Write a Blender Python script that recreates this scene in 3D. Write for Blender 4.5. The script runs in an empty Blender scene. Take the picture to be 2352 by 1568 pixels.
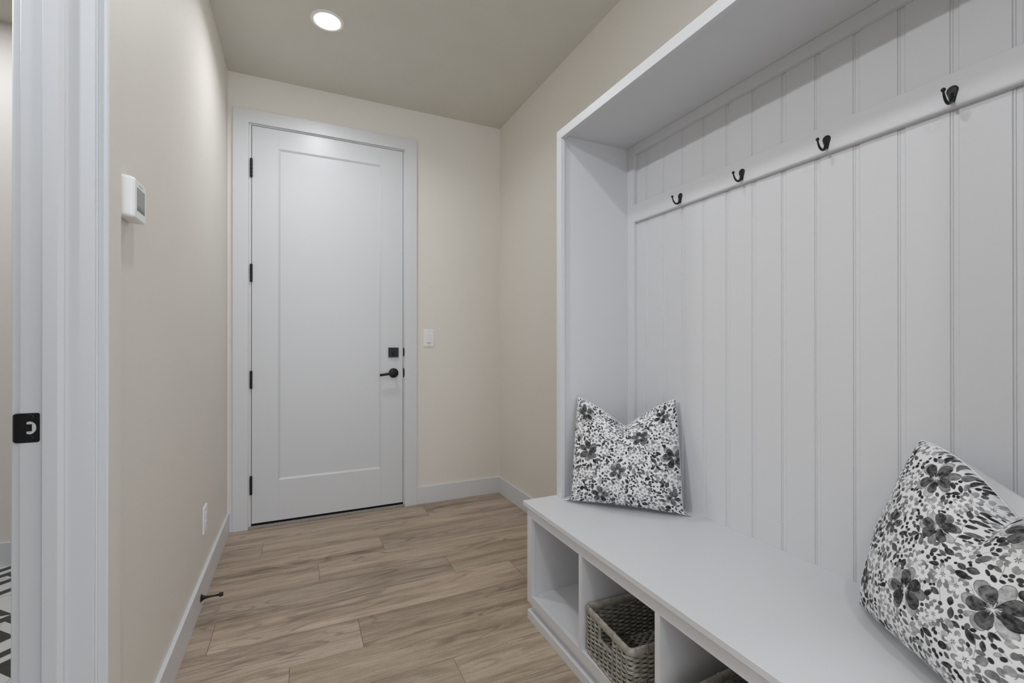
import bpy, bmesh, math, random
import numpy as np
from mathutils import Vector, Matrix

random.seed(7)
C = bpy.context.scene.collection
PI = math.pi

# ------------------------------------------------------------------ measures
XL, XR, D, ZC = -0.3916, 1.3905, 3.21, 2.7729      # left wall, right wall, back wall, ceiling
XT = -0.509                                         # face of the left wall in the tiled room
YN = -2.3                                           # open end behind the camera
ZB, XF = 0.4801, 0.8439                             # bench top, bench top front edge
XB = 1.3796                                         # grooved panel face
XP = 1.0032                                         # face frame of the coat nook
BF, BN = 1.7011, 0.168                              # bench far / near end

# ------------------------------------------------------------------ materials
def mat(name, col, rough=0.5, spec=0.5, metal=0.0, bump=0.0, bscale=200.0, var=0.0, vscale=3.0):
    m = bpy.data.materials.new(name); m.use_nodes = True
    nt = m.node_tree; b = nt.nodes['Principled BSDF']
    b.inputs['Base Color'].default_value = (*col, 1)
    b.inputs['Roughness'].default_value = rough
    b.inputs['Specular IOR Level'].default_value = spec
    b.inputs['Metallic'].default_value = metal
    tc = nt.nodes.new('ShaderNodeTexCoord')
    if var > 0:
        n = nt.nodes.new('ShaderNodeTexNoise'); n.inputs['Scale'].default_value = vscale
        n.inputs['Detail'].default_value = 4
        nt.links.new(tc.outputs['Object'], n.inputs['Vector'])
        r = nt.nodes.new('ShaderNodeMapRange')
        r.inputs['From Min'].default_value = 0.3; r.inputs['From Max'].default_value = 0.7
        r.inputs['To Min'].default_value = 1 - var; r.inputs['To Max'].default_value = 1 + var
        nt.links.new(n.outputs['Fac'], r.inputs['Value'])
        mx = nt.nodes.new('ShaderNodeVectorMath'); mx.operation = 'SCALE'
        mx.inputs[0].default_value = col
        nt.links.new(r.outputs['Result'], mx.inputs['Scale'])
        nt.links.new(mx.outputs[0], b.inputs['Base Color'])
    if bump > 0:
        n = nt.nodes.new('ShaderNodeTexNoise'); n.inputs['Scale'].default_value = bscale
        n.inputs['Detail'].default_value = 3
        nt.links.new(tc.outputs['Object'], n.inputs['Vector'])
        bp = nt.nodes.new('ShaderNodeBump'); bp.inputs['Strength'].default_value = bump
        bp.inputs['Distance'].default_value = 0.002
        nt.links.new(n.outputs['Fac'], bp.inputs['Height'])
        nt.links.new(bp.outputs['Normal'], b.inputs['Normal'])
    return m

def emit(name, col, s):
    m = bpy.data.materials.new(name); m.use_nodes = True
    nt = m.node_tree; nt.nodes.clear()
    e = nt.nodes.new('ShaderNodeEmission'); o = nt.nodes.new('ShaderNodeOutputMaterial')
    e.inputs['Color'].default_value = (*col, 1); e.inputs['Strength'].default_value = s
    nt.links.new(e.outputs[0], o.inputs['Surface'])
    return m

M = {}
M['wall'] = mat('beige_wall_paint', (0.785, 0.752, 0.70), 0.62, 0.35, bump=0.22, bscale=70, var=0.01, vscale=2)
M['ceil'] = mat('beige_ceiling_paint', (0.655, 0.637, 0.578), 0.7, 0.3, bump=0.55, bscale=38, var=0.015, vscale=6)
M['trim'] = mat('white_trim_paint', (0.705, 0.715, 0.738), 0.38, 0.5, bump=0.03, bscale=120)
M['door'] = mat('white_door_paint', (0.69, 0.703, 0.726), 0.33, 0.5, bump=0.03, bscale=150)
M['cab'] = mat('white_cabinet_paint', (0.655, 0.66, 0.676), 0.42, 0.45, bump=0.02, bscale=120)
M['plastic'] = mat('white_plastic', (0.86, 0.86, 0.87), 0.3, 0.5)
M['black'] = mat('matte_black_metal', (0.012, 0.012, 0.013), 0.38, 0.5, metal=0.3)
M['gap'] = mat('black_rubber_and_gap_shade', (0.006, 0.006, 0.006), 0.8, 0.2)  # rubber of the sweep; also paints the shade in the door gap
M['rubber'] = mat('black_rubber_tip', (0.015, 0.015, 0.015), 0.7, 0.3)
M['screen'] = mat('grey_screen', (0.24, 0.245, 0.23), 0.25, 0.5)
M['screen_dark'] = mat('screen_icons', (0.07, 0.07, 0.07), 0.4, 0.4)
M['print'] = mat('grey_lettering', (0.35, 0.35, 0.36), 0.5, 0.3)
M['slot'] = mat('dark_slot', (0.03, 0.03, 0.03), 0.6, 0.3)
M['iron'] = mat('black_cast_iron', (0.011, 0.011, 0.011), 0.34, 0.5, metal=0.35, bump=0.15, bscale=300)
M['screw'] = mat('dark_screw', (0.03, 0.03, 0.03), 0.3, 0.6, metal=0.6)
M['thresh'] = mat('grey_threshold_strip', (0.34, 0.30, 0.275), 0.6, 0.3, var=0.25, vscale=160)
M['lightring'] = mat('white_light_trim', (0.82, 0.80, 0.77), 0.45, 0.4)
M['lens'] = emit('lit_lens', (1.0, 0.985, 0.96), 30.0)
M['linen'] = mat('white_pillow_cloth', (0.76, 0.76, 0.78), 0.9, 0.1, bump=0.35, bscale=900)
M['piping'] = mat('white_seam_cord', (0.74, 0.74, 0.75), 0.9, 0.1)
M['beyond'] = mat('pale_wall_paint', (0.77, 0.745, 0.70), 0.6, 0.3)

def wicker(name, c0, c1):
    m = mat(name, c0, 0.45, 0.45)
    nt = m.node_tree; b = nt.nodes['Principled BSDF']
    tc = nt.nodes.new('ShaderNodeTexCoord')
    n = nt.nodes.new('ShaderNodeTexNoise'); n.inputs['Scale'].default_value = 60; n.inputs['Detail'].default_value = 4
    nt.links.new(tc.outputs['Object'], n.inputs['Vector'])
    cr = nt.nodes.new('ShaderNodeValToRGB')
    cr.color_ramp.elements[0].position = 0.35; cr.color_ramp.elements[0].color = (*c0, 1)
    cr.color_ramp.elements[1].position = 0.65; cr.color_ramp.elements[1].color = (*c1, 1)
    nt.links.new(n.outputs['Fac'], cr.inputs['Fac'])
    nt.links.new(cr.outputs['Color'], b.inputs['Base Color'])
    return m
M['wicker'] = wicker('grey_wicker', (0.20, 0.185, 0.155), (0.43, 0.405, 0.35))
M['rim'] = wicker('grey_wrapped_rim', (0.27, 0.252, 0.215), (0.42, 0.395, 0.345))

# wood planks: grain follows the UV map (metres), tone differs per plank
def wood():
    m = bpy.data.materials.new('oak_plank_floor'); m.use_nodes = True
    nt = m.node_tree; L = nt.links; b = nt.nodes['Principled BSDF']
    uv = nt.nodes.new('ShaderNodeUVMap'); uv.uv_map = 'UVMap'
    at = nt.nodes.new('ShaderNodeAttribute'); at.attribute_name = 'tone'
    def mapping(sx, sy):
        mp = nt.nodes.new('ShaderNodeMapping'); mp.inputs['Scale'].default_value = (sx, sy, 1)
        L.new(uv.outputs['UV'], mp.inputs['Vector']); return mp
    def noise(mp, sc, det, rough=0.6, dist=0.0):
        n = nt.nodes.new('ShaderNodeTexNoise'); n.inputs['Scale'].default_value = sc
        n.inputs['Detail'].default_value = det; n.inputs['Roughness'].default_value = rough
        n.inputs['Distortion'].default_value = dist
        L.new(mp.outputs[0], n.inputs['Vector']); return n
    n1 = noise(mapping(1.3, 13), 1.0, 5, 0.62, 0.6)        # broad streaks
    n2 = noise(mapping(8, 150), 1.0, 6, 0.72, 0.4)          # fine grain
    n3 = noise(mapping(110, 420), 1.0, 2, 0.6)              # pores
    mp = mapping(1.15, 7.0)
    n4 = noise(mp, 1.0, 2, 0.55, 0.5)
    n5 = noise(mapping(1.6, 6.0), 1.0, 1, 0.5)                # where the rings show
    # cathedral rings: contour lines of a soft field
    mu = nt.nodes.new('ShaderNodeMath'); mu.operation = 'MULTIPLY'; mu.inputs[1].default_value = 62
    L.new(n4.outputs['Fac'], mu.inputs[0])
    sn = nt.nodes.new('ShaderNodeMath'); sn.operation = 'SINE'; L.new(mu.outputs[0], sn.inputs[0])
    rg = nt.nodes.new('ShaderNodeMapRange'); rg.inputs['From Min'].default_value = 0.35; rg.inputs['From Max'].default_value = 1.0
    rg.inputs['To Min'].default_value = 0.0; rg.inputs['To Max'].default_value = 1.0
    L.new(sn.outputs[0], rg.inputs['Value'])
    cr = nt.nodes.new('ShaderNodeValToRGB')
    e = cr.color_ramp.elements
    e[0].position = 0.30; e[0].color = (0.262, 0.190, 0.135, 1)
    e[1].position = 0.70; e[1].color = (0.545, 0.443, 0.345, 1)
    k = cr.color_ramp.elements.new(0.5); k.color = (0.425, 0.336, 0.255, 1)
    L.new(n1.outputs['Fac'], cr.inputs['Fac'])
    def mul(colsock, facsock, lo, hi):
        r = nt.nodes.new('ShaderNodeMapRange'); r.inputs['From Min'].default_value = 0.3; r.inputs['From Max'].default_value = 0.7
        r.inputs['To Min'].default_value = lo; r.inputs['To Max'].default_value = hi
        L.new(facsock, r.inputs['Value'])
        v = nt.nodes.new('ShaderNodeVectorMath'); v.operation = 'SCALE'
        L.new(colsock, v.inputs[0]); L.new(r.outputs[0], v.inputs['Scale']); return v.outputs[0]
    c = mul(cr.outputs['Color'], n2.outputs['Fac'], 0.76, 1.20)
    c = mul(c, n3.outputs['Fac'], 0.86, 1.10)
    r2 = nt.nodes.new('ShaderNodeMapRange'); r2.inputs['To Min'].default_value = 1.0; r2.inputs['To Max'].default_value = 0.66
    gt = nt.nodes.new('ShaderNodeMapRange'); gt.inputs['From Min'].default_value = 0.46; gt.inputs['From Max'].default_value = 0.60
    L.new(n5.outputs['Fac'], gt.inputs['Value'])
    gm = nt.nodes.new('ShaderNodeMath'); gm.operation = 'MULTIPLY'
    L.new(rg.outputs[0], gm.inputs[0]); L.new(gt.outputs[0], gm.inputs[1])
    L.new(gm.outputs[0], r2.inputs['Value'])
    v = nt.nodes.new('ShaderNodeVectorMath'); v.operation = 'SCALE'
    L.new(c, v.inputs[0]); L.new(r2.outputs[0], v.inputs['Scale'])
    v2 = nt.nodes.new('ShaderNodeVectorMath'); v2.operation = 'MULTIPLY'
    L.new(v.outputs[0], v2.inputs[0]); L.new(at.outputs['Color'], v2.inputs[1])
    L.new(v2.outputs[0], b.inputs['Base Color'])
    b.inputs['Roughness'].default_value = 0.42; b.inputs['Specular IOR Level'].default_value = 0.4
    bp = nt.nodes.new('ShaderNodeBump'); bp.inputs['Strength'].default_value = 0.12; bp.inputs['Distance'].default_value = 0.001
    L.new(n2.outputs['Fac'], bp.inputs['Height']); L.new(bp.outputs['Normal'], b.inputs['Normal'])
    return m
M['wood'] = wood()

# ------------------------------------------------------------------ mesh helpers
def bm_new(): return bmesh.new()

def box(bm, x0, x1, y0, y1, z0, z1, bev=0.0, seg=2):
    t = bmesh.new()
    bmesh.ops.create_cube(t, size=1.0)
    for v in t.verts:
        v.co = Vector(((x0 + x1) / 2 + v.co.x * (x1 - x0), (y0 + y1) / 2 + v.co.y * (y1 - y0), (z0 + z1) / 2 + v.co.z * (z1 - z0)))
    if bev > 0:
        bmesh.ops.bevel(t, geom=t.edges[:], offset=bev, segments=seg, affect='EDGES', profile=0.5)
    merge(bm, t); return bm

def merge(bm, t, mtx=None):
    if mtx is not None: bmesh.ops.transform(t, matrix=mtx, verts=t.verts[:])
    mp = {}
    for v in t.verts: mp[v] = bm.verts.new(v.co)
    for f in t.faces:
        try:
            g = bm.faces.new([mp[v] for v in f.verts]); g.smooth = f.smooth
        except ValueError: pass
    t.free()

def prism(bm, pts, axis, a0, a1, smooth=False):
    """extrude a closed 2-D outline along an axis ('x','y','z')"""
    def P(p, a):
        if axis == 'z': return (p[0], p[1], a)
        if axis == 'y': return (p[0], a, p[1])
        return (a, p[0], p[1])
    A = [bm.verts.new(P(p, a0)) for p in pts]; B = [bm.verts.new(P(p, a1)) for p in pts]
    n = len(pts)
    fs = []
    for i in range(n):
        f = bm.faces.new((A[i], A[(i + 1) % n], B[(i + 1) % n], B[i])); f.smooth = smooth; fs.append(f)
    fs.append(bm.faces.new(A[::-1])); fs.append(bm.faces.new(B))
    bmesh.ops.recalc_face_normals(bm, faces=fs)

def tube(bm, pts, rad, n=8, closed=False, caps=True, flat=None):
    """sweep a circle (or ellipse: flat=(a,b) factors, b along 'up') along pts; rad number or list"""
    P = [Vector(p) for p in pts]; m = len(P); rings = []
    R = rad if isinstance(rad, (list, tuple)) else [rad] * m
    up0 = Vector((0, 0, 1)); prev = None
    for i in range(m):
        a = P[(i - 1) % m] if (closed or i > 0) else P[i]
        b = P[(i + 1) % m] if (closed or i < m - 1) else P[i]
        d = (b - a)
        if d.length < 1e-9: d = Vector((0, 0, 1))
        d.normalize()
        if prev is None:
            u = up0 if abs(d.dot(up0)) < 0.95 else Vector((1, 0, 0))
        else: u = prev
        s = d.cross(u)
        if s.length < 1e-6: s = d.cross(Vector((0.3, 1, 0.2)))
        s.normalize(); u = s.cross(d).normalized(); prev = u
        fa, fb = flat if flat else (1, 1)
        rings.append([bm.verts.new(P[i] + (s * math.cos(2 * PI * k / n) * fa + u * math.sin(2 * PI * k / n) * fb) * R[i]) for k in range(n)])
    for i in range(m if closed else m - 1):
        A, B = rings[i], rings[(i + 1) % m]
        for k in range(n):
            f = bm.faces.new((A[k], A[(k + 1) % n], B[(k + 1) % n], B[k])); f.smooth = True
    if caps and not closed:
        bm.faces.new(rings[0][::-1]); bm.faces.new(rings[-1])

def lathe(bm, prof, mtx=None, n=32, smooth=True):
    """prof: list of (r, h) spun round +Z, then transformed"""
    t = bmesh.new(); rings = []
    for r, h in prof:
        if r < 1e-6: rings.append([t.verts.new((0, 0, h))])
        else: rings.append([t.verts.new((r * math.cos(2 * PI * k / n), r * math.sin(2 * PI * k / n), h)) for k in range(n)])
    for A, B in zip(rings, rings[1:]):
        if len(A) == 1 and len(B) == 1: continue
        for k in range(n):
            k2 = (k + 1) % n
            if len(A) == 1: f = t.faces.new((A[0], B[k], B[k2]))
            elif len(B) == 1: f = t.faces.new((A[k], B[0], A[k2]))
            else: f = t.faces.new((A[k], A[k2], B[k2], B[k]))
            f.smooth = smooth
    bmesh.ops.recalc_face_normals(t, faces=t.faces[:])
    merge(bm, t, mtx)

def sphere(bm, c, r, n=16):
    prof = [(r * math.sin(PI * i / 10), -r * math.cos(PI * i / 10)) for i in range(11)]
    prof[0] = (0, -r); prof[-1] = (0, r)
    lathe(bm, prof, Matrix.Translation(c), n)

ORG = {}
def obj(name, bm, m, parent=None, **kw):
    o_ = ORG.get(parent.name, Vector((0, 0, 0))) if parent else Vector((0, 0, 0))
    if parent is not None:
        for v in bm.verts: v.co -= o_
    me = bpy.data.meshes.new(name)
    bm.normal_update(); bm.to_mesh(me); bm.free()
    o = bpy.data.objects.new(name, me); C.objects.link(o)
    if m: me.materials.append(M[m] if isinstance(m, str) else m)
    if parent is not None:
        o.parent = parent; ORG[o.name] = o_
    for k, v in kw.items(): o[k] = v
    return o

def empty(name, loc=(0, 0, 0), **kw):
    e = bpy.data.objects.new(name, None); C.objects.link(e)
    e.location = loc; e.empty_display_size = 0.05
    ORG[e.name] = Vector(loc)
    for k, v in kw.items(): e[k] = v
    return e

def B(*a, **k):
    bm = bm_new(); box(bm, *a, **k); return bm

def copy_tree(o, parent=None):
    c = o.copy(); C.objects.link(c); c.parent = parent
    for ch in list(o.children): copy_tree(ch, c)
    return c

S = dict(kind='structure')

# ------------------------------------------------------------------ room shell
# left wall: solid beyond the opening, head above it, and the part before it
YO0, YO1 = 0.30, 1.256
bm = bm_new()
box(bm, XT, XL, 1.268, D, 0, ZC)
box(bm, XT, XL, YN, YO0 - 0.012, 0, ZC)
box(bm, XT, XL, YO0 - 0.012, 1.268, 2.50, ZC)
box(bm, XL - 0.002, -0.3718, 1.2605, 1.3336, 0, 2.56, 0.0008, 1)       # white casing's broad face, built as part of the wall in its beige
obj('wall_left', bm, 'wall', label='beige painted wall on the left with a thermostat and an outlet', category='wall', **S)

bm = bm_new()
box(bm, -3.2, -0.279, D, D + 0.06, 0, ZC)
box(bm, 0.670, 1.55, D, D + 0.06, 0, ZC)
box(bm, -0.279, 0.670, D, D + 0.06, 2.484, ZC)
box(bm, -3.2, 1.55, D + 0.06, D + 0.16, -0.02, ZC)  # solid rear layer, added behind the door too to block outside light
obj('wall_back', bm, 'wall', label='beige painted back wall around the tall white door', category='wall', **S)

obj('wall_right', B(XR, XR + 0.14, YN, D, 0, ZC), 'wall', label='beige painted wall on the right behind the white coat nook', category='wall', **S)
obj('ceiling', B(-3.2, 1.55, YN, D + 0.1, ZC, ZC + 0.1), 'ceil', label='beige textured ceiling with one round recessed light', category='ceiling', **S)

# tiled room beyond the opening
bm = bm_new()
box(bm, -3.3, -3.2, YN, D, 0, ZC)
box(bm, -3.2, XT, YN, YN + 0.1, 0, ZC)
obj('wall_beyond', bm, 'beyond', label='pale wall of the tiled room beyond the opening on the left', category='wall', **S)

# plank floor
def plank_floor():
    W, Lp, g = 0.195, 1.30, 0.0007
    joints = {0: [0.779], 1: [-0.184, 1.109], 2: [0.427], 3: [0.090], 4: [0.704], 5: [-0.306, 0.988], 6: [0.220], 7: [-0.030], 8: [0.504], -1: [0.06]}
    verts, faces, uvs, tones = [], [], [], []
    rnd = random.Random(21)
    x_lo, x_hi = XT + 0.03, XR
    k = -1
    while True:
        y1 = 3.147 - W * k; y0 = y1 - W
        if y1 < YN: break
        base = joints.get(k, [rnd.uniform(-0.3, 1.0)])[0]
        xs = [base + Lp * j for j in range(-4, 5)]
        for xa, xb in zip(xs, xs[1:]):
            a, b = max(xa, x_lo), min(xb, x_hi)
            if b - a < 1e-4: continue
            yy0, yy1 = max(y0, YN), min(y1, D + 0.06)
            i = len(verts)
            verts += [(a + g, yy0 + g, 0), (b - g, yy0 + g, 0), (b - g, yy1 - g, 0), (a + g, yy1 - g, 0),
                      (a + g, yy0 + g, -0.004), (b - g, yy0 + g, -0.004), (b - g, yy1 - g, -0.004), (a + g, yy1 - g, -0.004)]
            fs = [(i, i + 1, i + 2, i + 3), (i + 4, i + 5, i + 1, i), (i + 5, i + 6, i + 2, i + 1), (i + 6, i + 7, i + 3, i + 2), (i + 7, i + 4, i, i + 3)]
            ox, oy = rnd.uniform(0, 40), rnd.uniform(0, 40)
            t = rnd.uniform(0.90, 1.10); tt = (t * rnd.uniform(0.985, 1.015), t, t * rnd.uniform(0.97, 1.03), 1)
            for f in fs:
                faces.append(f)
                for vi in f:
                    uvs.append((verts[vi][0] + ox, verts[vi][1] + oy)); tones.append(tt)
        k += 1
    i = len(verts)
    verts += [(x_lo, YN, -0.003), (x_hi, YN, -0.003), (x_hi, D + 0.06, -0.003), (x_lo, D + 0.06, -0.003)]
    faces.append((i, i + 1, i + 2, i + 3))
    for vi in range(4): uvs.append((0, 0)); tones.append((0.12, 0.10, 0.09, 1))
    # slab under the boards
    i = len(verts)
    verts += [(x_lo, YN, -0.06), (x_hi, YN, -0.06), (x_hi, D + 0.06, -0.06), (x_lo, D + 0.06, -0.06)]
    faces.append((i + 3, i + 2, i + 1, i))
    for vi in range(4): uvs.append((0, 0)); tones.append((0.1, 0.1, 0.1, 1))
    me = bpy.data.meshes.new('floor'); me.from_pydata(verts, [], faces)
    ul = me.uv_layers.new(name='UVMap'); ul.data.foreach_set('uv', np.array(uvs, dtype=np.float32).ravel())
    at = me.attributes.new('tone', 'FLOAT_COLOR', 'CORNER'); at.data.foreach_set('color', np.array(tones, dtype=np.float32).ravel())
    me.materials.append(M['wood']); me.update()
    o = bpy.data.objects.new('floor', me); C.objects.link(o)
    o['kind'] = 'structure'; o['label'] = 'greyish brown oak plank floor of the hall'; o['category'] = 'floor'
plank_floor()

# black and white tile floor of the room on the left
def tile_floor():
    T = 0.203
    m = bpy.data.materials.new('patterned_tile'); m.use_nodes = True
    nt = m.node_tree; b = nt.nodes['Principled BSDF']; b.inputs['Roughness'].default_value = 0.35
    at = nt.nodes.new('ShaderNodeAttribute'); at.attribute_name = 'col'
    nt.links.new(at.outputs['Color'], b.inputs['Base Color'])
    verts, faces, cols = [], [], []
    WH, BK = (0.72, 0.72, 0.72, 1), (0.03, 0.03, 0.032, 1)
    def poly(ps, c, z=0.0):
        i = len(verts); verts.extend([(p[0], p[1], z) for p in ps]); faces.append(tuple(range(i, i + len(ps))))
        cols.extend([c] * len(ps))
    x0, x1, y0, y1 = -3.2, XT + 0.03, 0.0, D + 0.02
    poly([(-3.2, YN, 0), (x1, YN, 0), (x1, y1, 0), (-3.2, y1, 0)], (0.5, 0.5, 0.5, 1), -0.001)
    nx = int((x1 - x0) / T) + 1; ny = int((y1 - y0) / T) + 1
    for i in range(nx):
        for j in range(ny):
            ax, ay = x1 - (i + 1) * T, y1 - (j + 1) * T
            g = 0.001
            poly([(ax + g, ay + g), (ax + T - g, ay + g), (ax + T - g, ay + T - g), (ax + g, ay + T - g)], WH)
            fl = (i + j) % 2
            def q(u, v):
                if fl: u = 1 - u
                return (ax + g + u * (T - 2 * g), ay + g + v * (T - 2 * g))
            def dark(ps):
                w = [q(*p) for p in ps]
                if fl: w = w[::-1]
                poly(w, BK, 0.0004)
            dark([(0, 0.0), (0.28, 0.0), (1, 0.72), (1, 1.0)])
            dark([(0.55, 0), (0.83, 0), (1, 0.17), (1, 0.45)])
            dark([(0, 0.55), (0.45, 1), (0.17, 1), (0, 0.83)])
            dark([(0, 0.30), (0.06, 0.36), (0.06, 0.40), (0, 0.40)])
    me = bpy.data.meshes.new('floor_tiled'); me.from_pydata(verts, [], faces)
    a = me.attributes.new('col', 'FLOAT_COLOR', 'CORNER'); a.data.foreach_set('color', np.array(cols, dtype=np.float32).ravel())
    me.materials.append(m); me.update()
    o = bpy.data.objects.new('floor_tiled', me); C.objects.link(o)
    o['kind'] = 'structure'; o['label'] = 'black and white patterned tile floor beyond the left opening'; o['category'] = 'floor'
tile_floor()

# baseboards: square with an eased top
def board(name, x0, x1, y0, y1, h, label):
    obj(name, B(x0, x1, y0, y1, 0, h, 0.0012, 2), 'trim', label=label, category='baseboard', **S)
board('baseboard_left', XL, XL + 0.014, 1.3336, D, 0.119, 'white baseboard along the left wall carrying the door stop')
board('baseboard_back', 0.7484, XR, D - 0.014, D, 0.119, 'white baseboard on the back wall right of the door')
board('baseboard_right', XR - 0.014, XR, 1.69, D - 0.014, 0.119, 'white baseboard on the right wall running behind the bench')
board('baseboard_beyond', -3.2, XT, D - 0.014, D, 0.119, 'white baseboard of the tiled room beyond the opening')
bm = bm_new()
box(bm, XL + 0.002, -0.3634, D - 0.0139, D, 0, 0.1189, 0.001, 1)
obj('baseboard_corner', bm, 'trim', label='short piece of white baseboard squeezed left of the door casing', category='baseboard', **S)

# ------------------------------------------------------------------ door frame on the left (trim_1)
t1 = empty('trim_1', (-0.45, 1.25, 0), label='white door jamb at the left edge with a black strike plate', category='door frame', **S)
ZJ = 2.50
bm = bm_new(); box(bm, -0.5095, -0.3925, 1.25, 1.268, 0, ZJ, 0.0012, 2)
box(bm, -0.5095, -0.3925, YO0 - 0.012, YO0 + 0.006, 0, ZJ, 0.0012, 2)
box(bm, -0.5095, -0.3925, YO0 + 0.006, 1.25, 2.482, ZJ, 0.0012, 2)
obj('jamb', bm, 'trim', t1)
bm = bm_new()
prism(bm, [(-0.4722, 1.2505), (-0.4722, 1.2395), (-0.4708, 1.238), (-0.4475, 1.238), (-0.4440, 1.2405), (-0.4400, 1.2435), (-0.4385, 1.2505)], 'z', 0, 2.482)
obj('stop', bm, 'trim', t1)
bm = bm_new()
prism(bm, [(-0.3925, 1.2600), (-0.3925, 1.2572), (-0.3892, 1.2570), (-0.3880, 1.2555), (-0.3745, 1.2555), (-0.3718, 1.2580), (-0.3718, 1.2604)], 'z', 0, 2.56)
obj('casing_edge', bm, 'trim', t1)
bm = bm_new(); box(bm, -0.5245, -0.5097, 1.2555, 1.34, 0, 2.56, 0.0025, 2)
obj('far_casing', bm, 'trim', t1)
# strike plate: plate with a D-shaped hole, lip rolled round the jamb edge, a tab in the hole
sx0, sx1, sz0, sz1 = -0.5120, -0.4785, 0.9325, 0.9918
def rrect(x0, x1, z0, z1, r, n=6):
    o = []
    for cx, cz, a in ((x1 - r, z0 + r, -90), (x1 - r, z1 - r, 0), (x0 + r, z1 - r, 90), (x0 + r, z0 + r, 180)):
        for i in range(n + 1):
            t = math.radians(a + 90 * i / n); o.append((cx + r * math.cos(t), cz + r * math.sin(t)))
    return o
def holed_plate(bm, outer, inner, y0, y1):
    """plate between y0 (front) and y1, with one hole"""
    t = bmesh.new()
    A = [t.verts.new((p[0], 0, p[1])) for p in outer]; I = [t.verts.new((p[0], 0, p[1])) for p in inner]
    eds = [t.edges.new((A[i], A[(i + 1) % len(A)])) for i in range(len(A))] + [t.edges.new((I[i], I[(i + 1) % len(I)])) for i in range(len(I))]
    bmesh.ops.triangle_fill(t, use_beauty=True, use_dissolve=False, edges=eds)
    r = bmesh.ops.extrude_face_region(t, geom=t.faces[:])
    for v in r['geom']:
        if isinstance(v, bmesh.types.BMVert): v.co.y = y1
    for v in t.verts:
        if v.co.y == 0: v.co.y = y0
    bmesh.ops.recalc_face_normals(t, faces=t.faces[:])
    merge(bm, t)
zm = (sz0 + sz1) / 2
hole = []
for i in range(17):
    t = math.radians(-78 + 156 * i / 16); hole.append((-0.4955 + 0.0122 * math.cos(t), zm + 0.0136 * math.sin(t)))
hole = [(x if x < -0.4835 else -0.4835, z) for x, z in hole]
hole += [(-0.4985, zm + 0.0120), (-0.4990, zm + 0.008), (-0.4990, zm - 0.008), (-0.4985, zm - 0.0120)]
bm = bm_new()
holed_plate(bm, rrect(sx0, sx1, sz0, sz1, 0.004), hole, 1.2485, 1.2502)
lip = []
nz = 10
for i in range(6):                                     # rolled lip
    a = i / 5
    x = sx0 + 0.0042 - 0.0145 * math.sin(a * PI / 2.2); y = 1.2484 + 0.0105 * (1 - math.cos(a * PI / 2.2)) ** 1.3
    half = (sz1 - sz0) / 2 - 0.0085 * a ** 2.6
    lip.append([bm.verts.new((x, y, zm + half * (2 * k / nz - 1))) for k in range(nz + 1)])
for r0, r1 in zip(lip, lip[1:]):
    for k in range(nz):
        f = bm.faces.new((r0[k], r1[k], r1[k + 1], r0[k + 1])); f.smooth = True
box(bm, -0.4998, -0.4975, 1.2480, 1.2545, zm - 0.008, zm + 0.008, 0.001, 1)
box(bm, -0.4998, -0.4905, 1.2490, 1.2499, zm - 0.0072, zm + 0.0072, 0.0004, 1)
sp = obj('strike_plate', bm, 'black', t1, label='black strike plate')
for dz in (-0.0215, 0.0215):
    bm = bm_new()
    lathe(bm, [(0, 0.0002), (0.0044, 0.0002), (0.0052, 0.0), (0.0052, -0.001)], Matrix.Translation((-0.4925, 1.2484, zm + dz)) @ Matrix.Rotation(PI / 2, 4, 'X'), 20)
    box(bm, -0.4949, -0.4901, 1.24815, 1.24825, zm + dz - 0.0005, zm + dz + 0.0005)
    box(bm, -0.4930, -0.4920, 1.24815, 1.24825, zm + dz - 0.0024, zm + dz + 0.0024)
    obj('screw', bm, 'screw', sp)

# ------------------------------------------------------------------ tall door in the back wall (door_1)
d1 = empty('door_1', (0.1955, D, 0), label='tall white one-panel door with black hinges, lever and deadbolt', category='door', **S)
dx0, dx1, dz0, dz1 = -0.2637, 0.6547, 0.0290, 2.4688
px0, px1, pz0, pz1 = -0.1175, 0.5045, 0.2790, 2.3510
yf = D - 0.001
bm = bm_new()
# stiles, rails (rails a hair lower so the joint reads), sloped sticking and the flat panel
def quad(bm, ps):
    f = bm.faces.new([bm.verts.new(p) for p in ps]); return f
e = 0.0012
box(bm, dx0, px0, yf, yf + 0.044, dz0, dz1, e, 1)
box(bm, px1, dx1, yf, yf + 0.044, dz0, dz1, e, 1)
box(bm, px0 - 0.0002, px1 + 0.0002, yf + 0.0005, yf + 0.044, dz0, pz0, 0)
box(bm, px0 - 0.0002, px1 + 0.0002, yf + 0.0005, yf + 0.044, pz1, dz1, 0)
w, dp = 0.011, 0.009
box(bm, px0 - 0.0002, px1 + 0.0002, yf + dp, yf + 0.04, pz0 - 0.0002, pz1 + 0.0002, 0)
def stick(a, b, c, d):
    quad(bm, (a, b, c, d))
o4 = [(px0, yf, pz0), (px1, yf, pz0), (px1, yf, pz1), (px0, yf, pz1)]
i4 = [(px0 + w, yf + dp - 0.0002, pz0 + w), (px1 - w, yf + dp - 0.0002, pz0 + w), (px1 - w, yf + dp - 0.0002, pz1 - w), (px0 + w, yf + dp - 0.0002, pz1 - w)]
for k in range(4):
    stick(o4[k], o4[(k + 1) % 4], i4[(k + 1) % 4], i4[k])
obj('door_slab', bm, 'door', d1)
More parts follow.
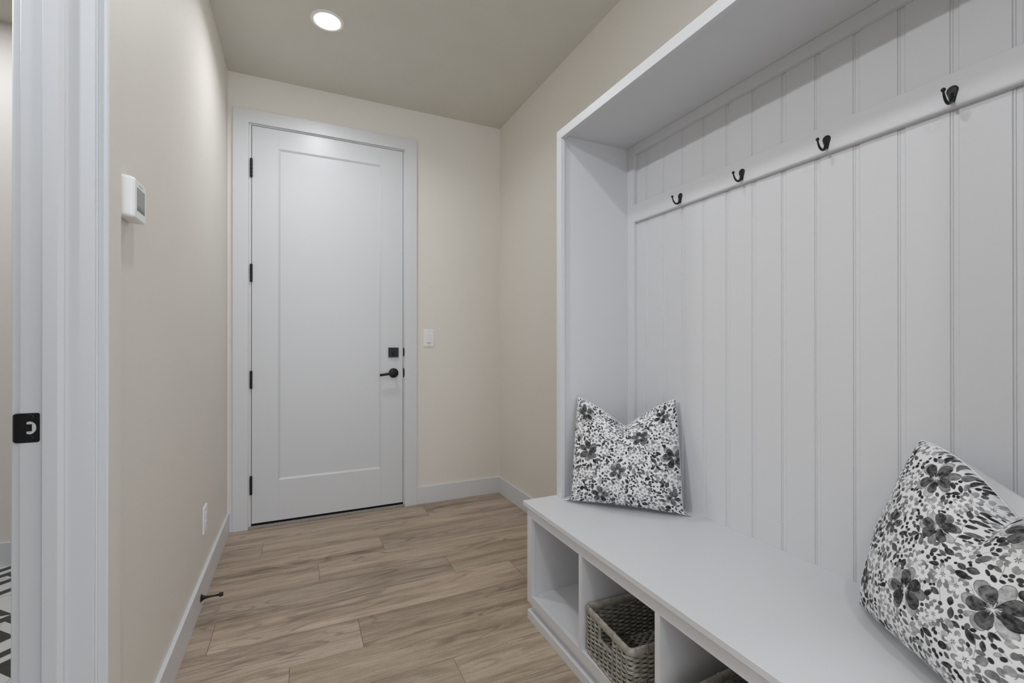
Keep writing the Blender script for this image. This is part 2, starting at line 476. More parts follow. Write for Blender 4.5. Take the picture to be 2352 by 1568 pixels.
# jamb
bm = bm_new()
jx0, jx1, jz = -0.2665, 0.6575, 2.4718
box(bm, jx0 - 0.0125, jx0, D - 0.0008, D + 0.06, 0.012, jz + 0.012, 0.001, 1)
box(bm, jx1, jx1 + 0.0125, D - 0.0008, D + 0.06, 0.012, jz + 0.012, 0.001, 1)
box(bm, jx0, jx1, D - 0.0008, D + 0.06, jz, jz + 0.012, 0.001, 1)
obj('jamb', bm, 'trim', d1)
bm = bm_new()                                         # black strips behind and beside the slab paint the gap's shade
box(bm, jx0, jx0 + 0.012, D + 0.0455, D + 0.06, 0.012, jz)
box(bm, jx1 - 0.012, jx1, D + 0.0455, D + 0.06, 0.012, jz)
box(bm, jx0, jx1, D + 0.0455, D + 0.06, jz - 0.012, jz)
box(bm, jx0 - 0.0002, jx0 + 0.0025, D + 0.004, D + 0.05, 0.012, jz)
box(bm, jx1 - 0.0025, jx1 + 0.0002, D + 0.004, D + 0.05, 0.012, jz)
box(bm, jx0, jx1, D + 0.004, D + 0.05, jz - 0.0025, jz + 0.0002)
obj('door_gap_shade', bm, 'gap', d1)
# casing: two legs and a head
cx0, cx1, ci0, ci1, cz, ci = -0.3634, 0.7484, -0.2817, 0.6650, 2.5602, 2.4790
bm = bm_new()
t = bmesh.new()
prism(t, [(cx0, 0), (ci0, 0), (ci0, ci), (ci1, ci), (ci1, 0), (cx1, 0), (cx1, cz), (cx0, cz)], 'y', D - 0.018, D)
bmesh.ops.bevel(t, geom=[e_ for e_ in t.edges if all(v.co.y < D - 0.01 for v in e_.verts)], offset=0.0014, segments=2, affect='EDGES', profile=0.5)
merge(bm, t)
obj('casing', bm, 'trim', d1)
bm = bm_new()
box(bm, ci0 + 0.0005, ci1 - 0.0005, D - 0.017, D + 0.06, 0, 0.0150, 0.002, 2)
obj('threshold', bm, 'thresh', d1, label='grey speckled threshold strip')
bm = bm_new()
box(bm, dx0, dx1, D + 0.001, D + 0.04, 0.0152, 0.0295)
obj('door_sweep', bm, 'gap', d1, label='black rubber sweep under the door')
# hinges: barrel with knuckles, two leaf edges
for z0, z1 in ((2.1516, 2.2633), (1.5112, 1.6174), (0.8580, 0.9642), (0.2106, 0.3220)):
    bm = bm_new(); n = 5; hz = (z1 - z0) / n
    for k in range(n):
        lathe(bm, [(0, 0), (0.0068, 0), (0.0074, 0.001), (0.0074, hz - 0.0012), (0.0070, hz - 0.0004), (0, hz - 0.0004)],
              Matrix.Translation((-0.2665, D - 0.0075, z0 + k * hz)), 14)
    lathe(bm, [(0, 0), (0.006, 0), (0.005, 0.003), (0, 0.004)], Matrix.Translation((-0.2665, D - 0.0075, z1 - 0.001)), 14)
    lathe(bm, [(0, -0.003), (0.005, -0.002), (0.006, 0.001), (0, 0.001)], Matrix.Translation((-0.2665, D - 0.0075, z0)), 14)
    box(bm, -0.2675, -0.2640, D - 0.006, D + 0.02, z0, z1)
    obj('hinge', bm, 'black', d1, label='black butt hinge')
# deadbolt: square rose with two screws and a small thumb turn
bm = bm_new(); box(bm, 0.5552, 0.6229, D - 0.0135, yf, 1.0381, 1.1045, 0.0012, 2)
db = obj('deadbolt', bm, 'black', d1, label='square black deadbolt plate')
bm = bm_new(); box(bm, 0.5865, 0.5920, D - 0.030, D - 0.0133, 1.0425, 1.0790, 0.0015, 2)
lathe(bm, [(0, 0.004), (0.008, 0.004), (0.009, 0.003), (0.009, 0)], Matrix.Translation((0.5892, D - 0.0133, 1.0600)) @ Matrix.Rotation(PI / 2, 4, 'X'), 20)
obj('thumb_turn', bm, 'black', db)
for dx in (-0.0135, 0.0135):
    bm = bm_new()
    lathe(bm, [(0, 0.0012), (0.003, 0.0012), (0.0045, 0), (0.0045, -0.001)], Matrix.Translation((0.5892 + dx, D - 0.0136, 1.0735)) @ Matrix.Rotation(PI / 2, 4, 'X'), 16)
    obj('screw', bm, 'screw', db)
# lever: round rose, neck, straight round lever
bm = bm_new()
RX = Matrix.Rotation(PI / 2, 4, 'X')
lathe(bm, [(0, 0.010), (0.030, 0.010), (0.0325, 0.008), (0.0327, 0.0)], Matrix.Translation((0.5906, yf, 0.9295)) @ RX, 40)
lathe(bm, [(0.0115, 0.0), (0.0105, 0.022), (0.0105, 0.050), (0.009, 0.052), (0, 0.052)], Matrix.Translation((0.5906, yf, 0.9295)) @ RX, 24)
lv = obj('lever_set', bm, 'black', d1, label='black lever handle with round rose')
bm = bm_new()
tube(bm, [(0.5980, D - 0.048, 0.9315), (0.5906, D - 0.048, 0.9310), (0.52, D - 0.048, 0.9225), (0.4915, D - 0.048, 0.9190)], [0.0088, 0.0092, 0.0085, 0.0085], 18)
obj('lever', bm, 'black', lv)
# latch and bolt strikes that curl round the jamb edge
for z0, z1 in ((1.0420, 1.1045), (0.8970, 0.9620)):
    bm = bm_new(); zc = (z0 + z1) / 2; hh = (z1 - z0) / 2
    pts = [(0.6572, z0), (0.6572, z1)]
    pts += [(0.6572 + 0.0085 * math.cos(math.radians(90 - 180 * i / 14)) ** 0.8, zc + hh * math.sin(math.radians(90 - 180 * i / 14))) for i in range(1, 14)]
    prism(bm, pts, 'y', D - 0.0035, D - 0.0006)
    box(bm, 0.6550, 0.6580, D - 0.003, D + 0.03, z0, z1)
    obj('strike_plate', bm, 'black', d1, label='black strike lip at the door edge')

# ------------------------------------------------------------------ recessed light
rl = empty('recessed_light', (0.1284, 2.5019, ZC), label='round recessed ceiling light glowing above the door', category='light')
bm = bm_new()
T0 = Matrix.Translation((0.1284, 2.5019, ZC))
lathe(bm, [(0.082, 0.0), (0.082, -0.002), (0.079, -0.0045), (0.072, -0.005), (0.0620, -0.0042), (0.0590, -0.0015), (0.0585, -0.0008)], T0, 64)
obj('trim_ring', bm, 'lightring', rl)
bm = bm_new()
lathe(bm, [(0.0592, -0.0012), (0.0560, -0.0024), (0.0400, -0.0034), (0, -0.0038)], T0, 64)
obj('lens', bm, 'lens', rl, label='bright white lens')

# ------------------------------------------------------------------ wall devices
# thermostat: tapered body with a bevelled face, grey screen with a row of keys
th = empty('thermostat', (XL, 1.414, 1.437), label='white wall thermostat with a grey screen on the left wall', category='thermostat')
bm = bm_new()
def loft(bm, secs, cap=True):
    rs = [[bm.verts.new(p) for p in s] for s in secs]
    n = len(rs[0])
    for A, Bq in zip(rs, rs[1:]):
        for k in range(n):
            f = bm.faces.new((A[k], A[(k + 1) % n], Bq[(k + 1) % n], Bq[k]))
    if cap: bm.faces.new(rs[0][::-1]); bm.faces.new(rs[-1])
    bmesh.ops.recalc_face_normals(bm, faces=bm.faces[:])
def sec(x, y0, y1, z0, z1, r):
    return [(x, p[0], p[1]) for p in rrect(y0, y1, z0, z1, r, 5)]
ty0, ty1 = 1.3655, 1.4615
loft(bm, [sec(XL + 0.0015, ty0, ty1, 1.4370, 1.5350, 0.008), sec(XL + 0.004, ty0 - 0.0005, ty1 + 0.0005, 1.4362, 1.5358, 0.008),
          sec(XL + 0.027, ty0 + 0.002, ty1 - 0.002, 1.4345, 1.5335, 0.008), sec(XL + 0.0315, ty0 + 0.004, ty1 - 0.004, 1.4340, 1.5310, 0.007),
          sec(XL + 0.0350, ty0 + 0.0075, ty1 - 0.0065, 1.4370, 1.5285, 0.006)])
for f in bm.faces: f.smooth = False
tb = obj('body', bm, 'plastic', th)
bm = bm_new(); box(bm, XL, XL + 0.0016, ty0 + 0.003, ty1 - 0.003, 1.4395, 1.5325)
obj('wall_plate', bm, 'slot', th, label='dark gap of the wall plate')
bm = bm_new(); box(bm, XL + 0.0340, XL + 0.0354, 1.3870, 1.4470, 1.4548, 1.5120, 0.0005, 1)
sc = obj('screen', bm, 'screen', th, label='grey display')
bm = bm_new()
for k in range(5):
    yk = 1.3925 + k * 0.0122
    prism(bm, [(yk - 0.0042, 1.4568), (yk + 0.0042, 1.4568), (yk + 0.0026, 1.4635), (yk - 0.0026, 1.4635)], 'x', XL + 0.0353, XL + 0.0356)
box(bm, XL + 0.0353, XL + 0.0356, 1.3875, 1.4465, 1.4668, 1.4674)
obj('soft_keys', bm, 'screen_dark', sc)
bm = bm_new()
for k in range(9):
    yk = 1.4015 + k * 0.0034
    box(bm, XL + 0.0349, XL + 0.0352, yk, yk + 0.0022, 1.5180, 1.5206)
obj('lettering', bm, 'print', th, label='tiny grey lettering')

# outlet on the left wall
ol = empty('wall_outlet', (XL, 2.482, 0.274), label='white duplex outlet low on the left wall near the door', category='outlet')
bm = bm_new()
loft(bm, [sec(XL + 0.0002, 2.4405, 2.5225, 0.2740, 0.3945, 0.003), sec(XL + 0.003, 2.4405, 2.5225, 0.2740, 0.3945, 0.003), sec(XL + 0.0065, 2.4440, 2.5190, 0.2775, 0.3910, 0.003)])
obj('cover_plate', bm, 'plastic', ol)
for zc in (0.3145, 0.3535):
    bm = bm_new()
    pts = [(2.4815 + 0.0172 * max(-0.84, min(0.84, math.cos(2 * PI * k / 32))), zc + 0.0165 * math.sin(2 * PI * k / 32)) for k in range(32)]
    prism(bm, pts, 'x', XL + 0.006, XL + 0.0085)
    r = obj('receptacle', bm, 'plastic', ol)
    bm = bm_new()
    box(bm, XL + 0.0084, XL + 0.0087, 2.4742, 2.4758, zc - 0.001, zc + 0.007)
    box(bm, XL + 0.0084, XL + 0.0087, 2.4872, 2.4888, zc, zc + 0.006)
    lathe(bm, [(0, 0.0003), (0.0024, 0.0003), (0.0024, 0)], Matrix.Translation((XL + 0.0084, 2.4815, zc - 0.0085)) @ Matrix.Rotation(PI / 2, 4, 'Y'), 12)
    obj('slots', bm, 'slot', r)
bm = bm_new()
lathe(bm, [(0, 0.0008), (0.003, 0.0006), (0.0034, 0)], Matrix.Translation((XL + 0.0065, 2.4815, 0.334)) @ Matrix.Rotation(PI / 2, 4, 'Y'), 14)
obj('screw', bm, 'plastic', ol)

# light switch right of the door
ls = empty('light_switch', (0.838, D, 1.1095), label='white rocker light switch on the back wall right of the door', category='switch')
bm = bm_new()
def secy(y, x0, x1, z0, z1, r): return [(p[0], y, p[1]) for p in rrect(x0, x1, z0, z1, r, 5)]
loft(bm, [secy(D - 0.0002, 0.7999, 0.8757, 1.1095, 1.2308, 0.003), secy(D - 0.0025, 0.7999, 0.8757, 1.1095, 1.2308, 0.003), secy(D - 0.006, 0.8030, 0.8726, 1.1126, 1.2277, 0.003)])
obj('cover_plate', bm, 'plastic', ls)
bm = bm_new()
box(bm, 0.8195, 0.8560, D - 0.0075, D - 0.005, 1.1330, 1.2030, 0.0006, 1)
fr = obj('rocker_frame', bm, 'plastic', ls)
bm = bm_new()
prism(bm, [(D - 0.0070, 1.1385), (D - 0.0078, 1.1385), (D - 0.0095, 1.1680), (D - 0.0118, 1.1985), (D - 0.0070, 1.1985)], 'x', 0.8225, 0.8530)
obj('rocker', bm, 'plastic', ls)
bm = bm_new(); box(bm, 0.8228, 0.8527, D - 0.0079, D - 0.0074, 1.1355, 1.1380)
obj('rocker_gap', bm, 'slot', ls)
for z in (1.1205, 1.2195):
    bm = bm_new()
    lathe(bm, [(0, 0.0008), (0.0025, 0.0006), (0.003, 0)], Matrix.Translation((0.8378, D - 0.006, z)) @ RX, 14)
    box(bm, 0.8358, 0.8398, D - 0.0070, D - 0.0067, z - 0.0004, z + 0.0004)
    obj('screw', bm, 'print', ls)

# door stop on the left baseboard
ds = empty('door_stop', (XL + 0.014, 2.318, 0.052), label='black rigid door stop poking out of the left baseboard', category='door stop')
RY = Matrix.Translation((XL + 0.014, 2.318, 0.052)) @ Matrix.Rotation(PI / 2, 4, 'Y')
bm = bm_new(); lathe(bm, [(0, 0), (0.0155, 0), (0.0160, 0.0015), (0.0130, 0.0045), (0.0085, 0.011), (0.0058, 0.020), (0.0052, 0.026), (0, 0.026)], RY, 28)
obj('base', bm, 'black', ds)
bm = bm_new(); lathe(bm, [(0.0046, 0.02), (0.0042, 0.045), (0.0044, 0.070), (0, 0.070)], RY, 20)
obj('rod', bm, 'black', ds)
bm = bm_new(); lathe(bm, [(0.005, 0.066), (0.0082, 0.067), (0.0086, 0.070), (0.0078, 0.079), (0.0065, 0.081), (0, 0.0815)], RY, 24)
obj('rubber_tip', bm, 'rubber', ds)

# ------------------------------------------------------------------ built-in bench
bn = empty('storage_bench', (1.12, 0.93, 0), label='long white built-in bench with open cubbies under a solid top', category='bench')
XFF = 0.8559                                          # face-frame plane
obj('seat_top', B(XF, XB + 0.0095, BN - 0.004, BF + 0.0065, 0.4616, ZB, 0.0016, 2), 'cab', bn)
bm = bm_new()
e1 = 1.6898
box(bm, XFF, XFF + 0.019, BN, e1, 0.4206, 0.4598, 0.0008, 1)      # top rail
obj('top_rail', bm, 'cab', bn)
bm = bm_new()
box(bm, XFF, XFF + 0.019, BN, e1, 0.0712, 0.1078, 0.0008, 1)
obj('bottom_rail', bm, 'cab', bn)
for ya, yb in ((1.6526, e1), (BN, BN + 0.037)):
    obj('stile', B(XFF, XFF + 0.019, ya, yb, 0.1080, 0.4204, 0.0006, 1), 'cab', bn)
for yc in (1.2975, 0.9332, 0.5690):
    obj('divider', B(XFF, XB - 0.02, yc - 0.009, yc + 0.009, 0.1080, 0.4204, 0.0005, 1), 'cab', bn)
for ya, yb in ((1.6540, e1 - 0.002), (BN + 0.002, BN + 0.0355)):
    obj('side_panel', B(XFF + 0.0192, XR - 0.016, ya, yb, 0.0715, 0.4612, 0.0005, 1), 'cab', bn)
obj('cubby_floor', B(XFF + 0.0192, XB - 0.02, BN + 0.036, 1.6538, 0.0900, 0.1076, 0), 'cab', bn)
obj('cubby_back', B(XB - 0.02, XB - 0.010, BN + 0.036, 1.6538, 0.0715, 0.4612, 0), 'cab', bn)
bm = bm_new(); box(bm, XFF + 0.020, XFF + 0.036, BN + 0.004, e1 - 0.006, 0.0, 0.0711, 0)
obj('toe_board', bm, 'cab', bn)
bm = bm_new(); box(bm, XFF, XFF + 0.0199, BN, e1, 0.0, 0.0360, 0.0015, 2)
box(bm, XFF + 0.0199, XR - 0.016, e1 - 0.0055, e1, 0, 0.036, 0.001, 1)
obj('plinth', bm, 'cab', bn)

# ------------------------------------------------------------------ coat nook above the bench
ht = empty('coat_nook', (1.2, 0.93, ZB), label='white open coat nook with grooved back panel and hood above the bench', category='hall tree')
ZH, ZHB, YS, YSN = 2.0405, 2.0020, 1.7005, 0.172
PO, PI_ = 1.7005, 1.6645                               # far post edges
obj('post', B(XP, XP + 0.019, PI_, PO, ZB + 0.0002, ZHB, 0.0010, 2), 'cab', ht)
obj('post', B(XP, XP + 0.019, YSN, YSN + 0.036, ZB + 0.0002, ZHB, 0.0010, 2), 'cab', ht)
obj('header', B(XP, XP + 0.019, YSN, PO, ZHB + 0.0003, ZH, 0.0012, 2), 'cab', ht)
obj('side_panel', B(XP + 0.0192, XR - 0.001, 1.6766, 1.6950, ZB + 0.0002, 2.0214, 0.0004, 1), 'cab', ht)
obj('side_panel', B(XP + 0.0192, XR - 0.001, 0.178, 0.1964, ZB + 0.0002, 2.0214, 0.0004, 1), 'cab', ht)
obj('hood', B(XP + 0.0192, XR - 0.001, 0.178, 1.6950, 2.0216, 2.0400, 0.0004, 1), 'cab', ht)
# grooved back panel: one extruded profile (bead between two quirks, then a shallow flat)
prof = [(XB, 0.1966)]
gs = sorted([1.5625 - 0.1034 * i for i in range(14)])
for c in gs:
    n_, f_ = c - 0.0080, c + 0.0080
    if n_ < 0.21: continue
    prof += [(XB, n_ - 0.0012), (XB + 0.0022, n_ + 0.0012), (XB + 0.0022, f_ - 0.0060), (XB + 0.0028, f_ - 0.0055), (XB + 0.0010, f_ - 0.0044),
             (XB + 0.0008, f_ - 0.0022), (XB + 0.0026, f_ - 0.0010), (XB + 0.0026, f_ - 0.0006), (XB, f_ + 0.0006)]
prof += [(XB, 1.6764), (XB + 0.0095, 1.6764), (XB + 0.0095, 0.1966)]
bm = bm_new(); prism(bm, prof, 'z', ZB + 0.0001, 2.0214)
obj('back_panel', bm, 'cab', ht)
XTR = 1.3616
def trim_board(name, y0, y1, z0, z1):
    obj(name, B(XTR, XB - 0.0002, y0, y1, z0, z1, 0.0009, 2), 'cab', ht)
trim_board('trim_strip', 1.6300, 1.6762, ZB + 0.0003, 2.0212)
trim_board('trim_strip', 0.1966, 0.2430, ZB + 0.0003, 2.0212)
trim_board('trim_strip', 0.2432, 1.6298, 1.9815, 2.0212)
bm = bm_new()                                          # hook rail with an eased lower edge
zr0, zr1 = 1.6757, 1.7552
prism(bm, [(XB - 0.0002, zr0), (XTR + 0.0060, zr0), (XTR + 0.0030, zr0 + 0.0008), (XTR + 0.0009, zr0 + 0.0030), (XTR, zr0 + 0.0065), (XTR, zr1 - 0.0008), (XTR + 0.0008, zr1), (XB - 0.0002, zr1)], 'y', 0.2432, 1.6298)
obj('hook_rail', bm, 'cab', ht)

# ------------------------------------------------------------------ coat hooks (built at the origin, facing -X)
def coat_hook():
    h = empty('coat_hook', (0, 0, 0))
    ORG[h.name] = Vector((0, 0, 0))
    out = []                                           # teardrop back plate
    for i in range(25):
        t = math.radians(-25 + 230 * i / 24); out.append((0.0108 * math.cos(t), 0.0100 + 0.0108 * math.sin(t)))
    out += [(-0.0072, -0.004), (-0.0052, -0.0125), (-0.0042, -0.0172), (0.0042, -0.0172), (0.0052, -0.0125), (0.0072, -0.004)]
    bm = bm_new()
    n = len(out)
    A = [bm.verts.new((0, p[0], p[1])) for p in out]
    Bv = [bm.verts.new((-0.0022, p[0], p[1])) for p in out]
    Cv = [bm.verts.new((-0.0038, p[0] * 0.82, (p[1] - 0.002) * 0.86 + 0.002)) for p in out]
    for P_, Q_ in ((A, Bv), (Bv, Cv)):
        for k in range(n):
            f = bm.faces.new((P_[k], P_[(k + 1) % n], Q_[(k + 1) % n], Q_[k])); f.smooth = True
    bm.faces.new(Cv); bm.faces.new(A[::-1])
    bmesh.ops.recalc_face_normals(bm, faces=bm.faces[:])
    obj('back_plate', bm, 'iron', h)
    bm = bm_new()
    pts, rad = [], []
    path = [(-0.0020, 0.004, 0.0030), (-0.0045, -0.007, 0.0044), (-0.0088, -0.0165, 0.0044), (-0.0160, -0.0222, 0.0038), (-0.0245, -0.0230, 0.0033),
            (-0.0320, -0.0192, 0.0029), (-0.0375, -0.0125, 0.0026), (-0.0405, -0.0058, 0.0023), (-0.0420, -0.0012, 0.0022)]
    P4 = [Vector((p[0], 0, p[1])) for p in path]
    for i in range(len(path) - 1):
        for k in range(4):
            t = k / 4
            p0, p1, p2, p3 = P4[max(i - 1, 0)], P4[i], P4[i + 1], P4[min(i + 2, len(path) - 1)]
            q = 0.5 * ((2 * p1) + (-p0 + p2) * t + (2 * p0 - 5 * p1 + 4 * p2 - p3) * t * t + (-p0 + 3 * p1 - 3 * p2 + p3) * t ** 3)
            pts.append(q); rad.append(path[i][2] * (1 - t) + path[i + 1][2] * t)
    pts.append(P4[-1]); rad.append(path[-1][2])
    tube(bm, pts, rad, 12)
    arm = obj('hook_arm', bm, 'iron', h)
    bm = bm_new(); sphere(bm, (-0.0423, 0, 0.0020), 0.0047)
    obj('ball_tip', bm, 'iron', arm)
    for z in (0.0145, 0.0030):
        y = 0.0032 if z > 0.01 else -0.0032
        bm = bm_new()
        lathe(bm, [(0, 0.0014), (0.0016, 0.0010), (0.0024, 0)], Matrix.Translation((-0.0038, y, z)) @ Matrix.Rotation(-PI / 2, 4, 'Y'), 12)
        obj('screw', bm, 'screw', h)
    return h
hk = coat_hook()
HL = ['black iron coat hook on the white rail nearest the tall door',
      'black iron coat hook second along the rail from the door end',
      'black iron coat hook third along the rail from the door end',
      'black iron coat hook on the rail closest to the camera, above the cut-off pillow']
for i, y in enumerate((1.3525, 1.0760, 0.8010, 0.5245)):
    o = hk if i == 0 else copy_tree(hk)
    o.location = (XTR - 0.0001, y, 1.7035)
    o['label'] = HL[i]; o['category'] = 'hook'; o['group'] = 'coat hooks on the white rail'

# ------------------------------------------------------------------ wicker baskets
def rr_path(w, d, r, n):
    """n points round a rounded rectangle (w along y, d along x), with tangents' normals and arc length"""
    hx, hy = d / 2, w / 2
    segs = []
    straight_x, straight_y = d - 2 * r, w - 2 * r
    per = 2 * straight_x + 2 * straight_y + 2 * PI * r
    res = []
    for i in range(n):
        s = per * i / n
        for L_, fn in ((straight_y, lambda u: (Vector((-hx, hy - r - u, 0)), Vector((-1, 0, 0)))),
                       (PI * r / 2, lambda u: (Vector((-hx + r - r * math.cos(u / r), -hy + r - r * math.sin(u / r), 0)), Vector((-math.cos(u / r), -math.sin(u / r), 0)))),
                       (straight_x, lambda u: (Vector((-hx + r + u, -hy, 0)), Vector((0, -1, 0)))),
                       (PI * r / 2, lambda u: (Vector((hx - r + r * math.sin(u / r), -hy + r - r * math.cos(u / r), 0)), Vector((math.sin(u / r), -math.cos(u / r), 0)))),
                       (straight_y, lambda u: (Vector((hx, -hy + r + u, 0)), Vector((1, 0, 0)))),
                       (PI * r / 2, lambda u: (Vector((hx - r + r * math.cos(u / r), hy - r + r * math.sin(u / r), 0)), Vector((math.cos(u / r), math.sin(u / r), 0)))),
                       (straight_x, lambda u: (Vector((hx - r - u, hy, 0)), Vector((0, 1, 0)))),
                       (PI * r / 2, lambda u: (Vector((-hx + r - r * math.sin(u / r), hy - r + r * math.cos(u / r), 0)), Vector((-math.sin(u / r), math.cos(u / r), 0))))):
            if s <= L_ + 1e-9:
                p, nn = fn(s); res.append((p, nn)); break
            s -= L_
    return res, per

def basket():
    W_, D_, H_, R_ = 0.243, 0.335, 0.157, 0.016
    b = empty('wicker_basket', (0, 0, 0)); ORG[b.name] = Vector((0, 0, 0))
    zb, zt = 0.008, H_ - 0.026
    hy0, hy1, hz0, hz1 = -0.038, 0.038, 0.088, zt          # grip opening in both short sides
    pth, per = rr_path(W_, D_, R_, 2)
    NS = 46; NP = NS * 8
    pth, per = rr_path(W_, D_, R_, NP)
    bm = bm_new()
    rows = 18
    dzr = (zt - zb) / rows
    for r in range(rows):
        for tw in (-1, 1):                                  # strands run in pairs
            z = zb + dzr * (r + 0.5) + tw * dzr * 0.25
            run = []
            def flush():
                if len(run) > 3: tube(bm, run[:], 0.0020, 6)
                run.clear()
            pts = []
            for i in range(NP):
                p, nn = pth[i]
                a = 0.0036 * math.cos(PI * (i / 8.0) + PI * r)
                pts.append((p + nn * a + Vector((0, 0, z + 0.0005 * math.sin(i * 0.7 + 2.1 * r + tw))), p))
            if not (hz0 - 0.002 < z < hz1):
                tube(bm, [q[0] for q in pts], 0.0020, 6, closed=True)
            else:
                start = NP // 4
                for k in range(NP + 1):
                    q, p = pts[(start + k) % NP]
                    if abs(p.x) > D_ / 2 - 0.004 and hy0 < p.y < hy1: flush()
                    else: run.append(q)
                flush()
    weave = obj('weave', bm, 'wicker', b)
    bm = bm_new()                                          # upright stakes
    for j in range(NS):
        p, nn = pth[(j * 8 + 4) % NP]
        z1 = H_ - 0.012
        if abs(p.x) > D_ / 2 - 0.004 and hy0 < p.y < hy1: z1 = hz0
        tube(bm, [p + Vector((0, 0, 0.003)), p + Vector((0, 0, z1))], 0.0017, 6)
    for yy in (hy0, hy1):                                  # bound edges of the grip
        for sx in (-1, 1):
            pts = [Vector((sx * D_ / 2, yy, hz0 - 0.004 + (zt - hz0 + 0.008) * k / 40)) for k in range(41)]
            tube(bm, pts, [0.0048 + 0.0008 * math.cos(k * PI) for k in range(41)], 8)
    obj('stakes', bm, 'wicker', b)
    for sx in (-1, 1):
        bm = bm_new()
        n = 70
        pts = [Vector((sx * D_ / 2, hy0 - 0.003 + (hy1 - hy0 + 0.006) * k / n, hz0)) for k in range(n + 1)]
        tube(bm, pts, [0.0046 + 0.0006 * math.cos(k * PI) for k in range(n + 1)], 8)
        obj('handle_grip', bm, 'rim', b)
    bm = bm_new()                                          # wrapped rim: ribbed oval cord
    n = 3 * int(per / 0.0039)
    rp, _ = rr_path(W_, D_, R_, n)
    tube(bm, [p + Vector((0, 0, H_ - 0.0135)) for p, nn in rp], [0.0138 if k % 3 else 0.0117 for k in range(n)], 16, closed=True, flat=(0.44, 1.0))
    rim = obj('rim', bm, 'rim', b)
    for frac in (0.13, 0.30, 0.245, 0.50, 0.62, 0.745, 0.87, 0.0):
        k = int(frac * n); bm = bm_new()                    # darker lashing over the rim
        for dk in (0, 2):
            p, nn = rp[(k + dk) % n]
            ring = [p + Vector((0, 0, H_ - 0.0135)) + nn * (0.0070 * math.cos(t)) + Vector((0, 0, 0.0146 * math.sin(t))) for t in [2 * PI * q / 20 for q in range(20)]]
            tube(bm, ring, 0.0011, 5, closed=True)
        obj('lashing', bm, 'wicker', rim)
    bm = bm_new()                                          # woven bottom and the rolled foot
    for r in range(22):
        y = -W_ / 2 + 0.006 + (W_ - 0.012) * r / 21
        tube(bm, [Vector((-D_ / 2 + 0.004 + (D_ - 0.008) * k / 60, y, 0.0075 + 0.0028 * math.cos(PI * k / 3 + PI * r))) for k in range(61)], 0.0052, 6, flat=(1.0, 0.6))
    tube(bm, [p + Vector((0, 0, 0.0062 + 0.001 * math.sin(i * 0.9))) for i, (p, nn) in enumerate(pth)], [0.0056 + 0.0009 * math.cos(i * 0.9) for i in range(NP)], 8, closed=True)
    obj('bottom', bm, 'wicker', b)
    return b
bk = basket()
bk.location = (0.8615 + 0.1675, 1.1475, 0.1077); bk.rotation_euler = (0, 0, math.radians(-3.9))
bk['label'] = 'grey wicker basket in the second cubby, fully showing its handle opening'
bk2 = copy_tree(bk)
bk2.location = (0.8700 + 0.1675, 0.7420, 0.1077); bk2.rotation_euler = (0, 0, math.radians(2.0))
bk2['label'] = 'grey wicker basket in the third cubby, only its rim peeking out at the bottom edge'
for o in (bk, bk2): o['category'] = 'basket'; o['group'] = 'wicker baskets in the bench cubbies'

